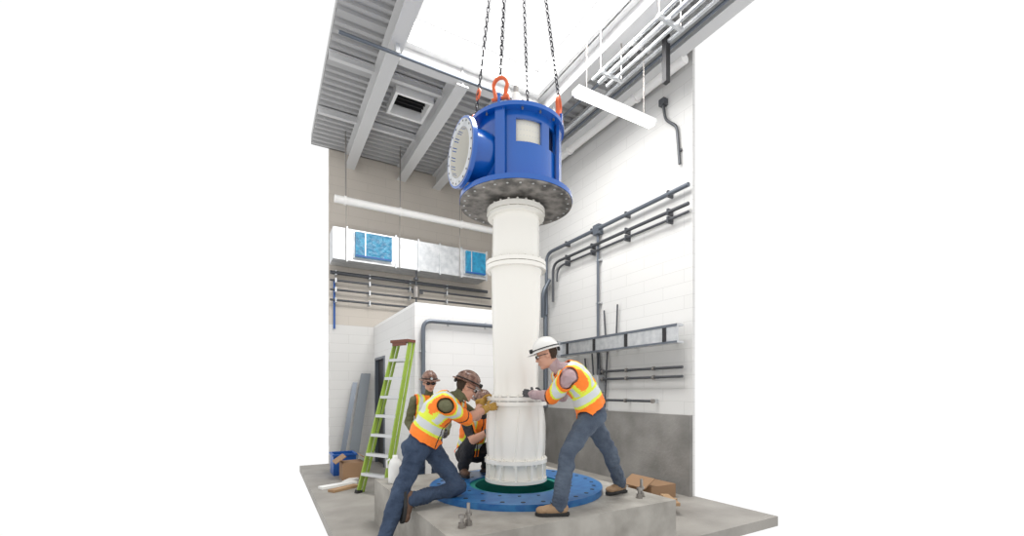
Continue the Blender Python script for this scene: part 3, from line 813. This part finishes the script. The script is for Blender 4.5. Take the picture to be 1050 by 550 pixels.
# --- right worker, lunging towards the pump
A=dict(pelvis=W(.745,4.04,1.36),neck=W(.445,3.97,1.755),head=W(.315,3.96,1.885),
 hipR=W(.74,4.14,1.31),hipL=W(.71,3.95,1.31),
 shR=W(.46,4.15,1.69),shL=W(.50,3.79,1.68),
 elR=W(.52,4.40,1.50),elL=W(.36,3.99,1.50),wrR=W(.30,4.33,1.52),wrL=W(.20,4.21,1.525),
 knR=W(.96,4.28,.96),knL=W(.49,3.74,1.04),anR=W(1.12,4.50,.60),anL=W(.40,3.68,.592),
 face=D(-1,.15,-.30),hup=D(-.25,0,1),facebody=D(-.8,.0,-.5),back=D(.035,0,.05),butt=D(.05,0,.01),
 hdL=D(-.62,.75,.12),pnL=D(-.25,.9,0),tbL=V((0,0,1)),hdR=D(-.8,.45,.05),pnR=D(-.5,.8,0),tbR=V((0,0,1)),
 cuL=(10,18,15),cuR=(15,25,18),
 ftL=D(-1,-.05),fuL=Zv,ftR=D(-.75,-.55),fuR=Zv)
person('construction_worker',A,'pinkgrey','denim2','hatwhite','glovedk','boottan')
# --- left worker, one knee on the ring, other foot on the floor
B=dict(pelvis=W(-.84,4.08,1.07),neck=W(-.54,4.10,1.485),head=W(-.435,4.12,1.59),
 hipR=W(-.86,3.99,1.02),hipL=W(-.79,4.15,1.02),
 shR=W(-.60,3.93,1.42),shL=W(-.54,4.28,1.43),
 elR=W(-.43,4.17,1.29),elL=W(-.36,4.42,1.30),wrR=W(-.25,4.35,1.385),wrL=W(-.32,4.55,1.45),
 knR=W(-1.0,3.78,.62),knL=W(-.50,4.12,.64),anR=W(-1.13,3.62,.10),anL=W(-.88,3.83,.60),
 face=D(.85,.35,-.40),hup=D(.35,.1,1),facebody=D(.8,.2,-.5),back=D(-.03,0,.05),butt=D(-.06,0,.01),
 hdR=D(.68,.62,.15),pnR=D(.3,.9,0),tbR=V((0,0,1)),hdL=D(.6,.7,.1),pnL=D(.8,.3,0),tbL=V((0,0,1)),
 cuR=(15,25,20),cuL=(15,25,20),
 ftR=D(.9,-.2),fuR=Zv,ftL=V((-.12,-.1,-1)),fuL=D(.75,.55,0))
person('construction_worker',B,'olive','denim','hatbrown','glovetan','bootbrown',sleeve='short')
# --- standing worker behind
sf=D(.45,-.9); sr=D(-.9,-.45)
c0=W(-1.13,5.80,0)
def rel(a,r,z,f=0): return c0+sr.normalized()*r+sf.normalized()*f+V((0,0,z))
C=dict(pelvis=rel(0,0,.98),neck=rel(0,0,1.50,.05),head=rel(0,0,1.665,.10),
 hipR=rel(0,.10,.94),hipL=rel(0,-.10,.94),shR=rel(0,.185,1.43,.04),shL=rel(0,-.185,1.43,.04),
 elR=rel(0,.26,1.15,.02),elL=rel(0,-.27,1.15,.06),wrR=rel(0,.20,.98,.20),wrL=rel(0,-.18,1.02,.26),
 knR=rel(0,.12,.52,.03),knL=rel(0,-.12,.52,.03),anR=rel(0,.13,.10,-.02),anL=rel(0,-.13,.10,-.02),
 face=D(.35,-.9,-.12),hup=V((0,0,1)),facebody=sf,
 hdR=sf-Zv*.5-sr*.2,pnR=-sr,tbR=V((0,0,1)),hdL=sf-Zv*.2+sr*.3,pnL=sr,tbL=V((0,0,1)),
 ftR=sf+sr*.3,fuR=Zv,ftL=sf-sr*.3,fuL=Zv)
person('construction_worker',C,'olive','denim','hatbrown','glovedk','bootbrown')
# --- crouching worker behind the kneeling one
sf=D(.55,-.75).normalized(); sr=D(-.75,-.55).normalized(); c0=W(-.44,5.22,0)
def rel2(r,z,f=0): return c0+sr*r+sf*f+V((0,0,z))
E=dict(pelvis=rel2(0,.80,-.12),neck=rel2(0,1.26,.10),head=rel2(0,1.41,.16),
 hipR=rel2(.10,.78,-.10),hipL=rel2(-.10,.78,-.10),shR=rel2(.18,1.20,.09),shL=rel2(-.18,1.20,.09),
 elR=rel2(.20,1.00,.26),elL=rel2(-.24,1.05,.26),wrR=rel2(.05,1.12,.42),wrL=rel2(-.14,1.18,.44),
 knR=rel2(.20,.98,.22),knL=rel2(-.22,.94,.22),anR=rel2(.17,.655,-.0),anL=rel2(-.17,.655,-.02),
 face=D(.6,-.75,-.25),hup=V((0,0,1)),facebody=sf,back=-sf*.04,
 hdR=sf+Zv*.3,pnR=-sr,tbR=V((0,0,1)),hdL=sf+Zv*.3,pnL=sr,tbL=V((0,0,1)),
 ftR=sf+sr*.3,fuR=Zv,ftL=sf-sr*.3,fuL=Zv)
person('construction_worker',E,'blackcloth','blackcloth','hatbrown','glovedk','bootbrown',sleeve='short')

# ------------------------------------------------------------------ light & world
w=bpy.data.worlds.new('World'); SC.world=w; w.use_nodes=True
bg=w.node_tree.nodes['Background']; bg.inputs[0].default_value=(1,1,1,1); bg.inputs[1].default_value=1.02
li=bpy.data.lights.new('skylight','AREA'); li.shape='RECTANGLE'; li.size=2.2; li.size_y=3.6; li.energy=420; li.color=(1,.99,.97)
lo=bpy.data.objects.new('skylight',li); lo.location=((SX0+SX1)/2,(SYB+SYF)/2,ZC+.34); SC.collection.objects.link(lo)

cam=bpy.data.cameras.new('camera'); co_=bpy.data.objects.new('camera',cam); SC.collection.objects.link(co_)
co_.location=(0,0,1.55); co_.rotation_euler=(math.radians(90),0,-YAW)
cam.sensor_fit='HORIZONTAL'; cam.sensor_width=36; cam.lens=445/1050*36; cam.shift_y=(402-275)/1050
cam.clip_start=.05; cam.clip_end=200
SC.camera=co_
